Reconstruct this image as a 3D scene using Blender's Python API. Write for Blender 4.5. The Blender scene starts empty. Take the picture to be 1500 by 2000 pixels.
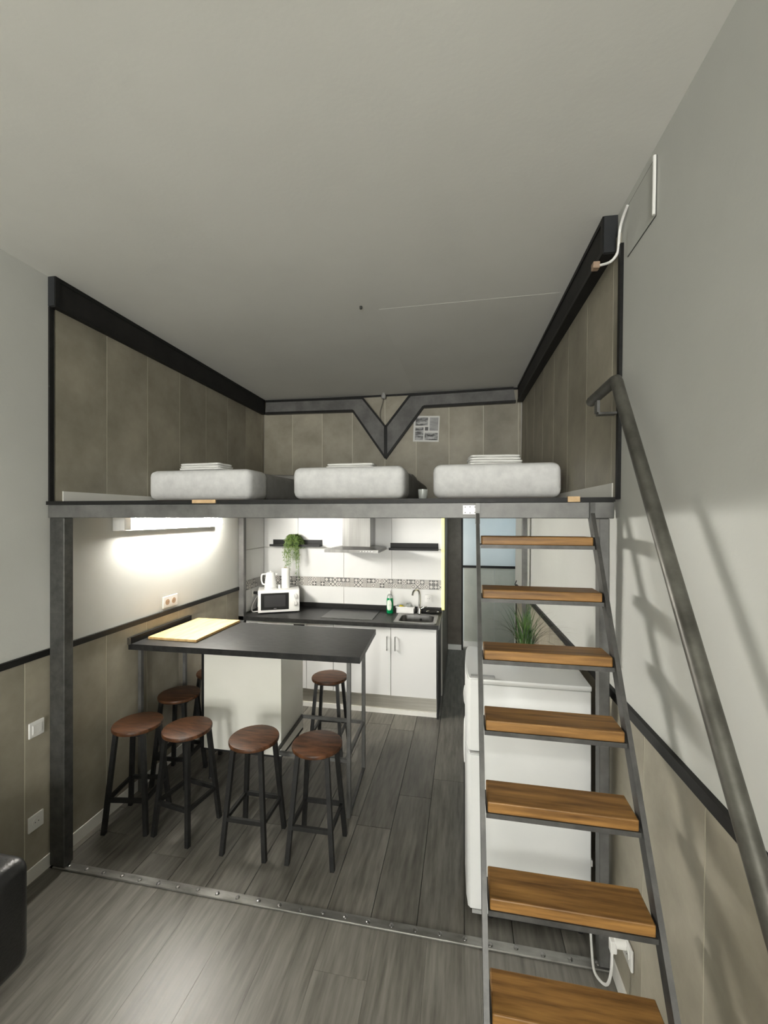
import bpy, bmesh, math, random
from mathutils import Vector, Matrix
R = math.radians
random.seed(7)
S = bpy.context.scene
COL = S.collection

# ------------------------------------------------------------------ camera, world, light, exposure
cd = bpy.data.cameras.new('camera'); cam = bpy.data.objects.new('camera', cd); COL.objects.link(cam)
cd.sensor_fit = 'HORIZONTAL'; cd.sensor_width = 36; cd.lens = 19.68; cd.shift_y = 0.004; cd.clip_start = 0.02
cam.location = (0, 0, 2.0); cam.rotation_euler = (R(90), 0, R(10.77)); S.camera = cam
W = bpy.data.worlds.new('daylight'); S.world = W; W.use_nodes = True
bg = W.node_tree.nodes['Background']; bg.inputs[0].default_value = (1.0, 0.995, 0.95, 1); bg.inputs[1].default_value = 23.0
S.view_settings.view_transform = 'Standard'; S.view_settings.look = 'None'
S.view_settings.gamma = 1; S.view_settings.use_curve_mapping = False
S.view_settings.exposure = 0.06
# daylight enters by the balcony window behind the camera; the portal only guides sampling
pl = bpy.data.lights.new('window_portal', 'AREA'); pl.shape = 'RECTANGLE'; pl.size = 1.9; pl.size_y = 2.1
pl.cycles.is_portal = True
po = bpy.data.objects.new('window_portal', pl); COL.objects.link(po)
po.location = (-0.475, -5.11, 1.55); po.rotation_euler = (R(90), 0, 0)
TUBE_POWER = 250.0
GLOBE_POWER = 300.0

# ------------------------------------------------------------------ materials
MATS = {}
def mat(name, c1, c2=None, rough=.6, metal=0., scale=4., stretch=(1, 1, 1), detail=5., bump=0., bscale=None,
        emit=None, estr=0., contrast=(.35, .65), objvar=0., trans=0., spec=None, rvar=0.):
    if name in MATS: return MATS[name]
    m = bpy.data.materials.new(name); m.use_nodes = True; nt = m.node_tree; N = nt.nodes; L = nt.links
    b = N['Principled BSDF']
    b.inputs['Base Color'].default_value = (*c1, 1); b.inputs['Roughness'].default_value = rough
    b.inputs['Metallic'].default_value = metal
    if spec is not None: b.inputs['Specular IOR Level'].default_value = spec
    if trans: b.inputs['Transmission Weight'].default_value = trans
    if emit: b.inputs['Emission Color'].default_value = (*emit, 1); b.inputs['Emission Strength'].default_value = estr
    if c2 or bump:
        tc = N.new('ShaderNodeTexCoord'); oi = N.new('ShaderNodeObjectInfo')
        mp = N.new('ShaderNodeMapping'); mp.inputs['Scale'].default_value = stretch
        mul = N.new('ShaderNodeMath'); mul.operation = 'MULTIPLY'; mul.inputs[1].default_value = 37.
        L.new(oi.outputs['Random'], mul.inputs[0])
        L.new(tc.outputs['Object'], mp.inputs['Vector']); L.new(mul.outputs[0], mp.inputs['Location'])
        nz = N.new('ShaderNodeTexNoise'); nz.inputs['Scale'].default_value = scale; nz.inputs['Detail'].default_value = detail
        nz.inputs['Roughness'].default_value = .6
        L.new(mp.outputs[0], nz.inputs['Vector'])
        if c2:
            rp = N.new('ShaderNodeValToRGB'); e = rp.color_ramp.elements
            e[0].position, e[1].position = contrast; e[0].color = (*c1, 1); e[1].color = (*c2, 1)
            L.new(nz.outputs['Fac'], rp.inputs[0]); out = rp.outputs[0]
            if objvar:
                hv = N.new('ShaderNodeHueSaturation'); ma = N.new('ShaderNodeMath'); ma.operation = 'MULTIPLY_ADD'
                ma.inputs[1].default_value = objvar; ma.inputs[2].default_value = 1 - objvar / 2
                L.new(oi.outputs['Random'], ma.inputs[0]); L.new(ma.outputs[0], hv.inputs['Value']); L.new(out, hv.inputs['Color']); out = hv.outputs[0]
            L.new(out, b.inputs['Base Color'])
        if rvar:
            mr = N.new('ShaderNodeMapRange'); mr.inputs['To Min'].default_value = rough - rvar; mr.inputs['To Max'].default_value = rough + rvar
            L.new(nz.outputs['Fac'], mr.inputs['Value']); L.new(mr.outputs[0], b.inputs['Roughness'])
        if bump:
            src = nz
            if bscale:
                src = N.new('ShaderNodeTexNoise'); src.inputs['Scale'].default_value = bscale; src.inputs['Detail'].default_value = 4
                L.new(mp.outputs[0], src.inputs['Vector'])
            bp = N.new('ShaderNodeBump'); bp.inputs['Strength'].default_value = bump; bp.inputs['Distance'].default_value = .004
            L.new(src.outputs['Fac'], bp.inputs['Height']); L.new(bp.outputs[0], b.inputs['Normal'])
    MATS[name] = m; return m

PLASTER = mat('plaster', (.51, .515, .485), (.55, .555, .525), .85, scale=1.3, bump=.10, bscale=70)
PLASTER_C = mat('ceiling_plaster', (.74, .735, .69), (.79, .785, .74), .85, scale=1.0, bump=.12, bscale=60)
PANEL = mat('concrete_look_panel', (.205, .186, .142), (.405, .373, .297), .5, scale=3.2, detail=12, contrast=(.25, .78), objvar=.22, bump=.06, bscale=90)
BLACK = mat('black_trim', (.008, .008, .008), (.013, .013, .012), .5, spec=.25, scale=30)
BEAMGREY = mat('dark_grey_beam', (.085, .083, .08), (.15, .147, .14), .55, scale=6, detail=8)
STEEL = mat('raw_grey_steel', (.085, .085, .082), (.175, .174, .167), .48, metal=.3, scale=7, detail=9, contrast=(.3, .7), rvar=.12)
STEELD = mat('dark_steel', (.06, .06, .058), (.10, .10, .095), .4, metal=.5, scale=18)
LADSTEEL = mat('ladder_steel', (.045, .0445, .042), (.085, .083, .078), .48, metal=.35, scale=14)
RAILST = mat('weathered_rail_steel', (.05, .048, .04), (.135, .132, .115), .42, metal=.5, scale=9, detail=9, contrast=(.3, .7))
STRIP = mat('galvanised_strip', (.20, .197, .185), (.36, .355, .335), .36, metal=.8, scale=8, stretch=(1, 4, 1), contrast=(.3, .75), rvar=.12)
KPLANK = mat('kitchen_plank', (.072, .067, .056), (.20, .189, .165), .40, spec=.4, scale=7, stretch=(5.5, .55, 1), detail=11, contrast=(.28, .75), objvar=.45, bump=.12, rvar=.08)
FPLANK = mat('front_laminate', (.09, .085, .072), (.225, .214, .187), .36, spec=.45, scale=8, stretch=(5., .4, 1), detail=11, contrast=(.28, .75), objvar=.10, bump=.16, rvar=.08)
JOINTL = mat('pale_joint', (.62, .59, .48), rough=.6)
JOINT = mat('floor_joint', (.03, .028, .024), rough=.8)
WHITE = mat('white_paint', (.72, .71, .67), (.76, .75, .71), .5, scale=5)
LACQ = mat('white_lacquer', (.72, .72, .71), rough=.22)
FRIDGEW = mat('fridge_white', (.72, .73, .725), (.76, .765, .755), .36, scale=3)
CREAM = mat('white_panel', (.74, .735, .67), (.78, .77, .71), .4, scale=3)
TILE = mat('white_tile', (.68, .68, .665), (.715, .713, .697), .3, scale=3)
GROUT = mat('tile_grout', (.42, .41, .38), rough=.8)
WORK = mat('slate_worktop', (.014, .014, .014), (.030, .030, .029), .40, spec=.22, scale=18, stretch=(1, 3, 1), detail=8, bump=.1)
STWOOD = mat('stool_wood', (.018, .008, .004), (.115, .048, .021), .42, spec=.25, scale=7, stretch=(1.2, 6, 1), detail=11, contrast=(.32, .66), objvar=.3)
STLEG = mat('stool_steel', (.012, .012, .012), (.022, .022, .021), .45, metal=.3, scale=20)
TREAD = mat('tread_pine', (.085, .038, .009), (.31, .16, .046), .45, spec=.3, scale=5, stretch=(.7, 9, 9), detail=12, contrast=(.28, .66), objvar=.22, bump=.08)
BAMBOO = mat('bamboo', (.46, .29, .115), (.62, .43, .20), .5, scale=6, stretch=(6, .8, 1), detail=5)
RAWPINE = mat('raw_wood', (.45, .30, .15), (.6, .42, .24), .6, scale=12)
INOX = mat('brushed_steel', (.25, .247, .24), (.34, .336, .325), .3, metal=1., scale=5, stretch=(4, 4, .2))
CHROME = mat('chrome', (.75, .75, .75), rough=.08, metal=1.)
ALU = mat('aluminium_kick', (.50, .48, .42), (.60, .58, .52), .32, metal=.85, scale=6, stretch=(.4, 1, 10))
GLASSBLK = mat('black_glass', (.012, .012, .013), rough=.06)
HOBG = mat('hob_glass', (.022, .022, .023), rough=.28, spec=.3)
PLW = mat('white_plastic', (.78, .775, .75), rough=.32)
PLG = mat('grey_plastic', (.35, .35, .34), rough=.4)
PLB = mat('black_plastic', (.015, .015, .015), rough=.4)
CLOTH = mat('mattress_cover', (.66, .66, .66), (.79, .79, .785), .9, scale=14, detail=9, contrast=(.3, .62), bump=.5, bscale=26)
SHEET = mat('white_sheet', (.76, .755, .73), rough=.9, c2=(.8, .795, .77), scale=9, bump=.4, bscale=40)
GREYSHEET = mat('grey_fitted_sheet', (.20, .195, .185), (.27, .265, .25), .9, scale=6, bump=.5, bscale=18)
PILLOW = mat('grey_pillow', (.30, .295, .28), (.37, .365, .35), .9, scale=6, bump=.5, bscale=18)
LEATHER = mat('black_leather', (.010, .010, .010), (.016, .016, .016), .36, scale=60, bump=.25, bscale=120)
LEAF = mat('leaf_green', (.07, .14, .03), (.24, .34, .09), .5, scale=30)
LEAF2 = mat('grass_green', (.015, .055, .015), (.10, .19, .045), .45, scale=14)
DRY = mat('dry_grass', (.10, .09, .05), (.16, .14, .09), .6, scale=20)
GREENB = mat('green_soap', (.0, .22, .07), rough=.1, spec=.6)
LABELM = mat('bottle_label', (.75, .80, .70), (.45, .65, .45), .5, scale=60, contrast=(.55, .62))
YEL = mat('yellow_sponge', (.75, .60, .02), (.85, .7, .06), .9, scale=60)
CLEAR = mat('clear_plastic', (.85, .88, .86), rough=.1, trans=.7)
BLUELIT = mat('white_wall_blue_lit', (.62, .68, .69), (.66, .71, .72), .6, scale=3)  # white hall walls, the bluish light on them mixed into the colour
HALLPANEL = mat('hall_panel', (.42, .43, .37), (.50, .505, .44), .5, scale=3)
DARKPANEL = mat('dark_panel', (.085, .072, .055), (.14, .12, .095), .5, scale=4, detail=8)
TUBEM = mat('tube_diffuser', (.9, .9, .85), rough=.4, emit=(1.0, .97, .90), estr=TUBE_POWER)
GLOBEM = mat('opal_globe', (.9, .9, .88), rough=.3, emit=(1.0, .985, .93), estr=GLOBE_POWER)
LEDM = mat('led_strip', (.8, .8, .4), rough=.4, emit=(1.0, .86, .12), estr=1.5)
HALLFILL = mat('hall_fill_light', (.9, .9, .9), rough=.4, emit=(.80, .93, 1.0), estr=45.0)  # bluish glow of the light added in the hall
PAPER = mat('poster_paper', (.72, .72, .70), rough=.7)
SOCKBR = mat('socket_insert', (.34, .24, .17), rough=.5)
PHOTO = [mat('photo_print_%s' % k, (a, a, a), (b, b, b), .6, scale=s, stretch=(1, 1, 3), contrast=(.4, .6)) for k, a, b, s in
         (('bridge', .10, .5, 14), ('mist', .3, .42, 6), ('shore', .08, .45, 16), ('dark', .1, .16, 9), ('cliff', .06, .55, 12))]

def glassmat():
    m = bpy.data.materials.new('window_glass'); m.use_nodes = True; nt = m.node_tree; nt.nodes.clear()
    o = nt.nodes.new('ShaderNodeOutputMaterial'); a = nt.nodes.new('ShaderNodeBsdfTransparent'); g = nt.nodes.new('ShaderNodeBsdfGlossy')
    g.inputs['Roughness'].default_value = .02; x = nt.nodes.new('ShaderNodeMixShader'); x.inputs[0].default_value = .07
    nt.links.new(a.outputs[0], x.inputs[1]); nt.links.new(g.outputs[0], x.inputs[2]); nt.links.new(x.outputs[0], o.inputs[0])
    return m
WGLASS = glassmat()

def motif(kind):
    """small patterned cement-look tile, drawn in the tile's own generated coordinates"""
    m = bpy.data.materials.new('patterned_tile_' + kind); m.use_nodes = True; nt = m.node_tree; N = nt.nodes; L = nt.links
    b = N['Principled BSDF']; b.inputs['Roughness'].default_value = .3
    tc = N.new('ShaderNodeTexCoord'); sp = N.new('ShaderNodeSeparateXYZ'); L.new(tc.outputs['Generated'], sp.inputs[0])
    def M(op, a, b_=None):
        n = N.new('ShaderNodeMath'); n.operation = op
        for i, v in enumerate((a, b_)):
            if v is None: continue
            if isinstance(v, (int, float)): n.inputs[i].default_value = v
            else: L.new(v, n.inputs[i])
        return n.outputs[0]
    x = M('SUBTRACT', sp.outputs['X'], .5); z = M('SUBTRACT', sp.outputs['Z'], .5)
    ax = M('ABSOLUTE', x); az = M('ABSOLUTE', z)
    if kind == 'cross': f = M('LESS_THAN', M('ABSOLUTE', M('SUBTRACT', ax, az)), .11)
    elif kind == 'diamond': f = M('GREATER_THAN', M('ADD', ax, az), .42)
    elif kind == 'ring':
        d = M('SQRT', M('ADD', M('MULTIPLY', x, x), M('MULTIPLY', z, z))); f = M('LESS_THAN', M('ABSOLUTE', M('SUBTRACT', d, .3)), .09)
    elif kind == 'check': f = M('GREATER_THAN', M('MULTIPLY', M('SINE', M('MULTIPLY', x, 14.)), M('SINE', M('MULTIPLY', z, 14.))), .0)
    elif kind == 'leaf': f = M('LESS_THAN', M('MULTIPLY', ax, az), .022)
    else: f = M('GREATER_THAN', M('SINE', M('MULTIPLY', M('ADD', x, z), 22.)), .1)
    mx = N.new('ShaderNodeMix'); mx.data_type = 'RGBA'; L.new(f, mx.inputs[0])
    c = {'cross': ((.62, .60, .56), (.08, .08, .08)), 'diamond': ((.55, .53, .50), (.16, .155, .15)), 'ring': ((.6, .58, .54), (.2, .19, .18)),
         'check': ((.62, .60, .57), (.13, .125, .12)), 'leaf': ((.12, .115, .11), (.62, .6, .57)), 'stripe': ((.6, .57, .53), (.17, .16, .15))}[kind]
    mx.inputs[6].default_value = (*c[0], 1); mx.inputs[7].default_value = (*c[1], 1); L.new(mx.outputs[2], b.inputs['Base Color'])
    return m
MOTIFS = [motif(k) for k in ('cross', 'diamond', 'ring', 'check', 'leaf', 'stripe')]

# ------------------------------------------------------------------ mesh helpers
def nb(): return bmesh.new()
def box(bm, x0, x1, y0, y1, z0, z1):
    v = [bm.verts.new(p) for p in ((x0, y0, z0), (x1, y0, z0), (x1, y1, z0), (x0, y1, z0), (x0, y0, z1), (x1, y0, z1), (x1, y1, z1), (x0, y1, z1))]
    for f in ((3, 2, 1, 0), (4, 5, 6, 7), (0, 1, 5, 4), (1, 2, 6, 5), (2, 3, 7, 6), (3, 0, 4, 7)): bm.faces.new([v[i] for i in f])
    return bm
def bx(*a): return box(nb(), *a)
def rbox(x0, x1, y0, y1, z0, z1, r=.005, seg=2):
    bm = bx(x0, x1, y0, y1, z0, z1)
    bmesh.ops.bevel(bm, geom=bm.edges[:], offset=r, segments=seg, profile=.5, affect='EDGES'); return bm
def bar(bm, p, q, w, d=None, up=(0, 0, 1)):
    """rectangular bar from p to q, w across, d along the up-ish direction"""
    d = d or w; p, q = Vector(p), Vector(q); t = (q - p).normalized(); u = Vector(up)
    if abs(t.dot(u)) > .98: u = Vector((0, 1, 0))
    s = t.cross(u).normalized() * (w / 2); n = s.cross(t).normalized() * (d / 2)
    a = [bm.verts.new(p + i * s + j * n) for i, j in ((-1, -1), (1, -1), (1, 1), (-1, 1))]
    b = [bm.verts.new(q + i * s + j * n) for i, j in ((-1, -1), (1, -1), (1, 1), (-1, 1))]
    bm.faces.new(a[::-1]); bm.faces.new(b)
    for i in range(4): bm.faces.new((a[i], a[(i + 1) % 4], b[(i + 1) % 4], b[i]))
    return bm
def tube(bm, pts, r, n=10, taper=None):
    pts = [Vector(p) for p in pts]; rings = []; ref = None
    for i, p in enumerate(pts):
        t = (pts[min(i + 1, len(pts) - 1)] - pts[max(i - 1, 0)]).normalized()
        if ref is None: ref = Vector((0, 0, 1)) if abs(t.z) < .9 else Vector((1, 0, 0))
        s = t.cross(ref).normalized(); ref = s.cross(t).normalized()
        rr = r if not taper else r * (1 + (taper - 1) * i / (len(pts) - 1))
        rings.append([bm.verts.new(p + rr * (math.cos(a) * s + math.sin(a) * ref)) for a in (2 * math.pi * k / n for k in range(n))])
    for A, B in zip(rings, rings[1:]):
        for k in range(n): bm.faces.new((A[k], A[(k + 1) % n], B[(k + 1) % n], B[k]))
    bm.faces.new(rings[0][::-1]); bm.faces.new(rings[-1]); return bm
def smoothpath(pts, n=6):
    P = [Vector(p) for p in pts]; out = []
    for i in range(len(P) - 1):
        a, b, c, d = P[max(i - 1, 0)], P[i], P[i + 1], P[min(i + 2, len(P) - 1)]
        for k in range(n):
            t = k / n
            out.append(.5 * ((2 * b) + (c - a) * t + (2 * a - 5 * b + 4 * c - d) * t * t + (3 * b - a - 3 * c + d) * t ** 3))
    return out + [P[-1]]
def lathe(bm, prof, cx=0, cy=0, n=28):
    rings = [[bm.verts.new((cx + r * math.cos(2 * math.pi * k / n), cy + r * math.sin(2 * math.pi * k / n), z)) for k in range(n)] for r, z in prof]
    for A, B in zip(rings, rings[1:]):
        for k in range(n): bm.faces.new((A[k], A[(k + 1) % n], B[(k + 1) % n], B[k]))
    bm.faces.new(rings[0][::-1]); bm.faces.new(rings[-1]); return bm
def cyl(bm, c, axis, r, l, n=20):
    """disc-like cylinder centred at c along axis"""
    a = Vector(axis).normalized() * (l / 2); c = Vector(c); return tube(bm, [c - a, c + a], r, n)
def prism(bm, poly, y0, y1):
    """polygon in x,z extruded along y"""
    a = [bm.verts.new((x, y0, z)) for x, z in poly]; b = [bm.verts.new((x, y1, z)) for x, z in poly]
    n = len(poly); bm.faces.new(a); bm.faces.new(b[::-1])
    for i in range(n): bm.faces.new((a[i], b[i], b[(i + 1) % n], a[(i + 1) % n]))
    return bm
def mesh(name, bm, m, smooth=False):
    bmesh.ops.recalc_face_normals(bm, faces=bm.faces[:])
    me = bpy.data.meshes.new(name); bm.to_mesh(me); bm.free(); me.materials.append(m)
    if smooth:
        for p in me.polygons: p.use_smooth = True
        if hasattr(me, 'set_sharp_from_angle'): me.set_sharp_from_angle(angle=R(38))
    return me
def obj(name, bm, m, parent=None, loc=(0, 0, 0), rot=(0, 0, 0), smooth=False, label=None):
    o = bpy.data.objects.new(name, bm if isinstance(bm, bpy.types.Mesh) else mesh(name, bm, m, smooth)); COL.objects.link(o)
    o.location = loc; o.rotation_euler = rot
    if parent: o.parent = parent
    if label: o['label'] = label
    return o
def tag(o, label, cat, group=None):
    o['label'] = label; o['category'] = cat
    if group: o['group'] = group
    return o
def thing(name, label, cat, loc=(0, 0, 0), rz=0, group=None):
    o = bpy.data.objects.new(name, None); COL.objects.link(o); o.empty_display_size = .1
    o.location = loc; o.rotation_euler = (0, 0, rz); return tag(o, label, cat, group)
def struct(name, bm, m, label, cat, loc=(0, 0, 0), rot=(0, 0, 0)):
    o = obj(name, bm, m, None, loc, rot); o['kind'] = 'structure'; return tag(o, label, cat)

# ------------------------------------------------------------------ room shell
CEIL = 3.36; YF = -5.0; YB = 4.68
LL = ((-2.3074, 0, 0), (0, 0, R(.647)))                 # left wall frame: local y runs along the wall, room on +x
RL = ((.7006, 0, 0), (0, R(.69), R(1.506)))              # right wall frame: room on -x
floor = struct('floor', bx(-2.6, 1.1, YF, 6.7, -.06, -.014), JOINT, 'grey wood plank floor running from front room into kitchen', 'floor')
ceiling = struct('ceiling', bx(-2.6, 1.0, YF - .2, 4.9, CEIL, CEIL + .1), PLASTER_C, 'rough off-white plaster ceiling over the whole room', 'ceiling')
obj('plaster_patch', bx(-.55, .58, 2.72, 4.66, CEIL - .0007, CEIL), PLASTER_C, ceiling)
obj('ceiling_hook', lathe(nb(), [(.003, CEIL - .02), (.009, CEIL - .015), (.009, CEIL)], -.66, 2.66, 10), STEELD, ceiling)
wall_left = struct('wall_left', bx(-.12, 0, YF, 4.9, -.05, CEIL + .05), PLASTER, 'left wall, white plaster above grey-brown panel wainscot', 'wall', *LL)
wall_right = struct('wall_right', bx(0, .12, YF, 5.06, -.05, CEIL + .1), PLASTER, 'right wall behind the ladder, white plaster above panel wainscot', 'wall', *RL)
b = nb(); box(b, -2.5, -.235, YB, 4.8, -.05, 2.03); box(b, -2.5, .8, YB, 4.8, 2.03, CEIL + .02)
wall_back = struct('wall_back', b, GROUT, 'back wall, white tiles in kitchen below and brown panels in loft above', 'wall')
# wall behind the camera with the balcony window
b = nb(); box(b, -2.6, -1.45, YF - .2, YF, 0, CEIL); box(b, .5, 1., YF - .2, YF, 0, CEIL); box(b, -1.45, .5, YF - .2, YF, 2.65, CEIL); box(b, -1.45, .5, YF - .2, YF, 0, .45)
wall_front = struct('wall_front', b, PLASTER, 'plaster wall behind the camera around the balcony window', 'wall')
b = nb()
for a in ((-1.45, -1.39, .45, 2.65), (.44, .5, .45, 2.65), (-.505, -.445, .51, 2.59), (-1.39, .44, .45, .51), (-1.39, .44, 2.59, 2.65)): box(b, a[0], a[1], YF - .14, YF - .08, a[2], a[3])
win = struct('window_1', b, WHITE, 'white framed window behind the camera', 'window')
obj('pane', bx(-1.39, -.505, YF - .112, YF - .108, .51, 2.59), WGLASS, win); obj('pane', bx(-.445, .44, YF - .112, YF - .108, .51, 2.59), WGLASS, win)
# hall beyond the kitchen
wall_hall = struct('wall_hall_left', bx(-.355, -.235, 4.8, 6.42, -.05, 2.3), DARKPANEL, 'dark panelled hall wall beside the kitchen end', 'wall')
wall_hd = struct('wall_hall_panel', bx(-.355, -.035, 6.34, 6.42, -.05, 2.3), DARKPANEL, 'narrow dark panel wall at the end of the hall', 'wall')
obj('black_edge', bx(-.035, -.012, 6.33, 6.43, .0, 2.3), BLACK, wall_hd)
obj('hall_skirting', bx(-.232, -.037, 6.325, 6.34, 0, .075), WHITE, wall_hd)
wall_he = struct('wall_hall_end', bx(-.35, 1.1, 6.52, 6.62, -.05, 2.3), BLUELIT, 'white hall end wall, bluish light in its colour, above grey panel', 'wall')
obj('panel', bx(-.0, .45, 6.51, 6.52, .08, 1.2), HALLPANEL, wall_he); obj('panel', bx(.453, .9, 6.51, 6.52, .08, 1.2), HALLPANEL, wall_he)
obj('rail', bx(-.02, .9, 6.50, 6.52, 1.2, 1.235), BLACK, wall_he); obj('skirting', bx(-.02, .9, 6.505, 6.52, 0, .08), WHITE, wall_he)
struct('wall_hall_right', bx(.95, 1.05, 4.9, 6.6, -.05, 2.3), BLUELIT, 'pale wall on the right of the hall recess', 'wall')
struct('wall_hall_corner', bx(.69, 1.05, 4.96, 5.06, -.05, 2.3), BLUELIT, 'short return wall between right wall and hall', 'wall')
struct('ceiling_hall', bx(-.36, 1.1, 4.79, 6.65, 2.3, 2.36), PLASTER, 'low plaster ceiling above the hall', 'ceiling')
hl = thing('added_hall_light', 'added unseen round light on the hall ceiling', 'lamp', (.45, 5.75, 2.3))  # out of view, added to brighten the hall
obj('rim', lathe(nb(), [(.12, -.03), (.13, -.025), (.13, 0)]), PLW, hl, smooth=True); obj('diffuser', lathe(nb(), [(.05, -.05), (.10, -.042), (.115, -.03)]), HALLFILL, hl, smooth=True)

# ---- wall panels (each a board with an open light joint)
def panels(parent, seams, z0, z1, side, thick=.009, gap=.005, m=PANEL, name='panel'):
    for a, b_ in zip(seams, seams[1:]):
        w = b_ - a - gap; h = z1 - z0; cy = (a + b_) / 2
        if side == 'L': obj(name, bx(0, thick, -w / 2, w / 2, 0, h), m, parent, (0, cy, z0))
        elif side == 'R': obj(name, bx(-thick, 0, -w / 2, w / 2, 0, h), m, parent, (0, cy, z0))
        else: obj(name, bx(-w / 2, w / 2, -thick, 0, 0, h), m, parent, (cy, YB, z0))
    # pale joint bead showing between the boards
    j = thick - .0012; a, b_ = seams[0] + .004, seams[-1] - .004
    o = {'L': (0, j, a, b_, z0, z1), 'R': (-j, 0, a, b_, z0, z1), 'B': (a, b_, YB - j, YB, z0, z1)}[side]
    obj('joint_bead', bx(*o), JOINTL, parent)
def seq(a, step, n): return [a + step * i for i in range(n)]
panels(wall_left, seq(1.856 - .366 * 18, .366, 19) + [2.02, 2.389, 2.755, 3.12, 3.485, 3.85, 4.13], .075, 1.205, 'L')
panels(wall_left, [2.03] + seq(2.392, .3695, 7) + [4.665], 2.07, 3.25, 'L')
panels(wall_right, seq(1.72 - .385 * 17, .385, 18) + seq(2.105, .385, 7) + [4.9], .075, 1.185, 'R')
panels(wall_right, [2.02] + seq(2.085, .378, 7) + [4.65], 2.07, 3.25, 'R')
panels(wall_back, [-2.352] + [-1.99, -1.622, -1.258, -.878, -.522, -.160,   .208, .572, .602], 2.07, CEIL - .01, 'B')
# ---- rails, skirting
def trim(name, bm, m, label, fr=((0, 0, 0), (0, 0, 0)), cat='trim'): return struct(name, bm, m, label, cat, *fr)
trim('trim_1', bx(0, .018, YF, 4.13, 1.205, 1.24), BLACK, 'black chair rail along the left wall', LL)
trim('trim_2', bx(-.018, 0, YF, 4.9, 1.185, 1.225), BLACK, 'black chair rail along the right wall behind ladder', RL)
trim('baseboard_left', bx(0, .016, YF, 4.08, 0, .075), WHITE, 'white baseboard along the left wall', LL, 'baseboard')
trim('baseboard_right', bx(-.016, 0, YF, 4.95, 0, .075), WHITE, 'white baseboard along the right wall', RL, 'baseboard')
trim('trim_3', bx(0, .014, 2.075, 4.66, 2.078, 2.14), WHITE, 'pale skirting on the loft floor along the left wall', LL)
trim('trim_4', bx(-.014, 0, 2.06, 4.64, 2.078, 2.145), WHITE, 'pale skirting on the loft floor along the right wall', RL)
# ---- black boxed beams under the loft ceiling
def wallbeam(name, fr, s, label, y0, y1, t):
    f = (lambda a, b_: (a, b_)) if s > 0 else (lambda a, b_: (-b_, -a))
    zt = CEIL - .002; zb = 3.188
    o = trim(name, bx(*f(0, t), y0, y1, zb, zt), BEAMGREY if 0 else MATS['dark_board'], label, fr, 'beam')
    obj('edge_strip', bx(*f(t, t + .006), y0 - .006, y1, zt - .022, zt), BLACK, o); obj('edge_strip', bx(*f(t, t + .006), y0 - .006, y1, zb, zb + .022), BLACK, o)
    obj('edge_strip', bx(*f(t, t + .006), y0 - .006, y0 + .022, zb + .022, zt - .022), BLACK, o)
    obj('end_cap', bx(*f(.002, t), y0 - .008, y0, zb + .004, zt), MATS['grey_cap'], o)
    return o
mat('dark_board', (.013, .0125, .012), (.021, .020, .019), .6, spec=.25, scale=8)
mat('grey_cap', (.022, .024, .026), (.033, .034, .036), .55, spec=.25, scale=8)
wallbeam('trim_5', LL, 1, 'black boxed beam along the left loft ceiling', 2.0, 4.615, .045)
bR = wallbeam('trim_6', RL, -1, 'black boxed beam along the right loft ceiling', 2.07, 4.60, .06)
obj('front_edge', bx(0, .012, 1.995, 2.02, 2.07, 3.19), BLACK, wall_left)
obj('front_edge', bx(-.014, 0, 1.995, 2.02, 2.07, 3.19), BLACK, wall_right)
# V-shaped beam on the back wall
YV = 4.62
top = [(-2.30, CEIL - .006), (-1.127, 3.335), (-.86, 2.995), (-.585, 3.338), (.515, CEIL - .006)]
bot = [(-2.31, 3.192), (-1.24, 3.175), (-.861, 2.627), (-.437, 3.183), (.54, 3.192)]
b = nb()
for i in range(4):
    poly = [bot[i], bot[i + 1], top[i + 1], top[i]]; prism(b, poly, YV, YB - .009)
vb = trim('trim_7', b, BEAMGREY, 'grey V-shaped beam with black edges on the loft back wall', cat='beam')
for ch, off in ((top, -.011), (bot, .011)):
    for p, q in zip(ch, ch[1:]):
        obj('edge_strip', bar(nb(), (p[0], YV - .004, p[1] + off), (q[0], YV - .004, q[1] + off), .022, .02, up=(0, 1, 0)), BLACK, vb)
obj('edge_strip', bar(nb(), (-.86, YV - .006, 2.65), (-.86, YV - .006, 2.985), .034, .02, up=(0, 1, 0)), BLACK, vb)
trim('trim_8', bx(-2.3, .58, YB - .022, YB - .009, CEIL - .02, CEIL - .001), BLACK, 'thin black strip where loft back wall meets ceiling')

# ------------------------------------------------------------------ floor planks
def plank(x0, x1, y0, y1, m, gap):
    w = x1 - x0 - gap; l = y1 - y0 - gap
    bm = bx(-w / 2, w / 2, -l / 2, l / 2, -.014, 0)
    obj('plank', bm, m, floor, ((x0 + x1) / 2, (y0 + y1) / 2, 0))
cross = {0: 3.195, 1: 2.97, 2: 2.634}
def cols(xs, y0, y1, L_, m, gap, offs):
    for i, (a, c) in enumerate(zip(xs, xs[1:])):
        y = offs(i, a); ys = [y0]
        while y > y0 + .15: y -= L_
        y += L_
        while y < y1 - .1: ys.append(y); y += L_
        ys.append(y1)
        for p, q in zip(ys, ys[1:]): plank(a, c, p, q, m, gap)
xs = [round(.002 + .228 * k, 3) for k in range(-11, 6)]; xs[0] = -2.4
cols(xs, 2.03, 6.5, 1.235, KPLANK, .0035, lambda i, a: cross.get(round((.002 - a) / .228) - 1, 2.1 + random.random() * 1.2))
xs2 = [round(-.17 + .24 * k, 3) for k in range(-9, 5)]; xs2[0] = -2.4
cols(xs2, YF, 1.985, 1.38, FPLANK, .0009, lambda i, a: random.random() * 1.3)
th = thing('floor_threshold_strip', 'galvanised bolted metal strip across floor at loft front', 'metal strip', (0, 0, 0))
obj('strip', rbox(-2.29, .63, 1.982, 2.03, -.001, .010, .003, 1), STRIP, th)
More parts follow.
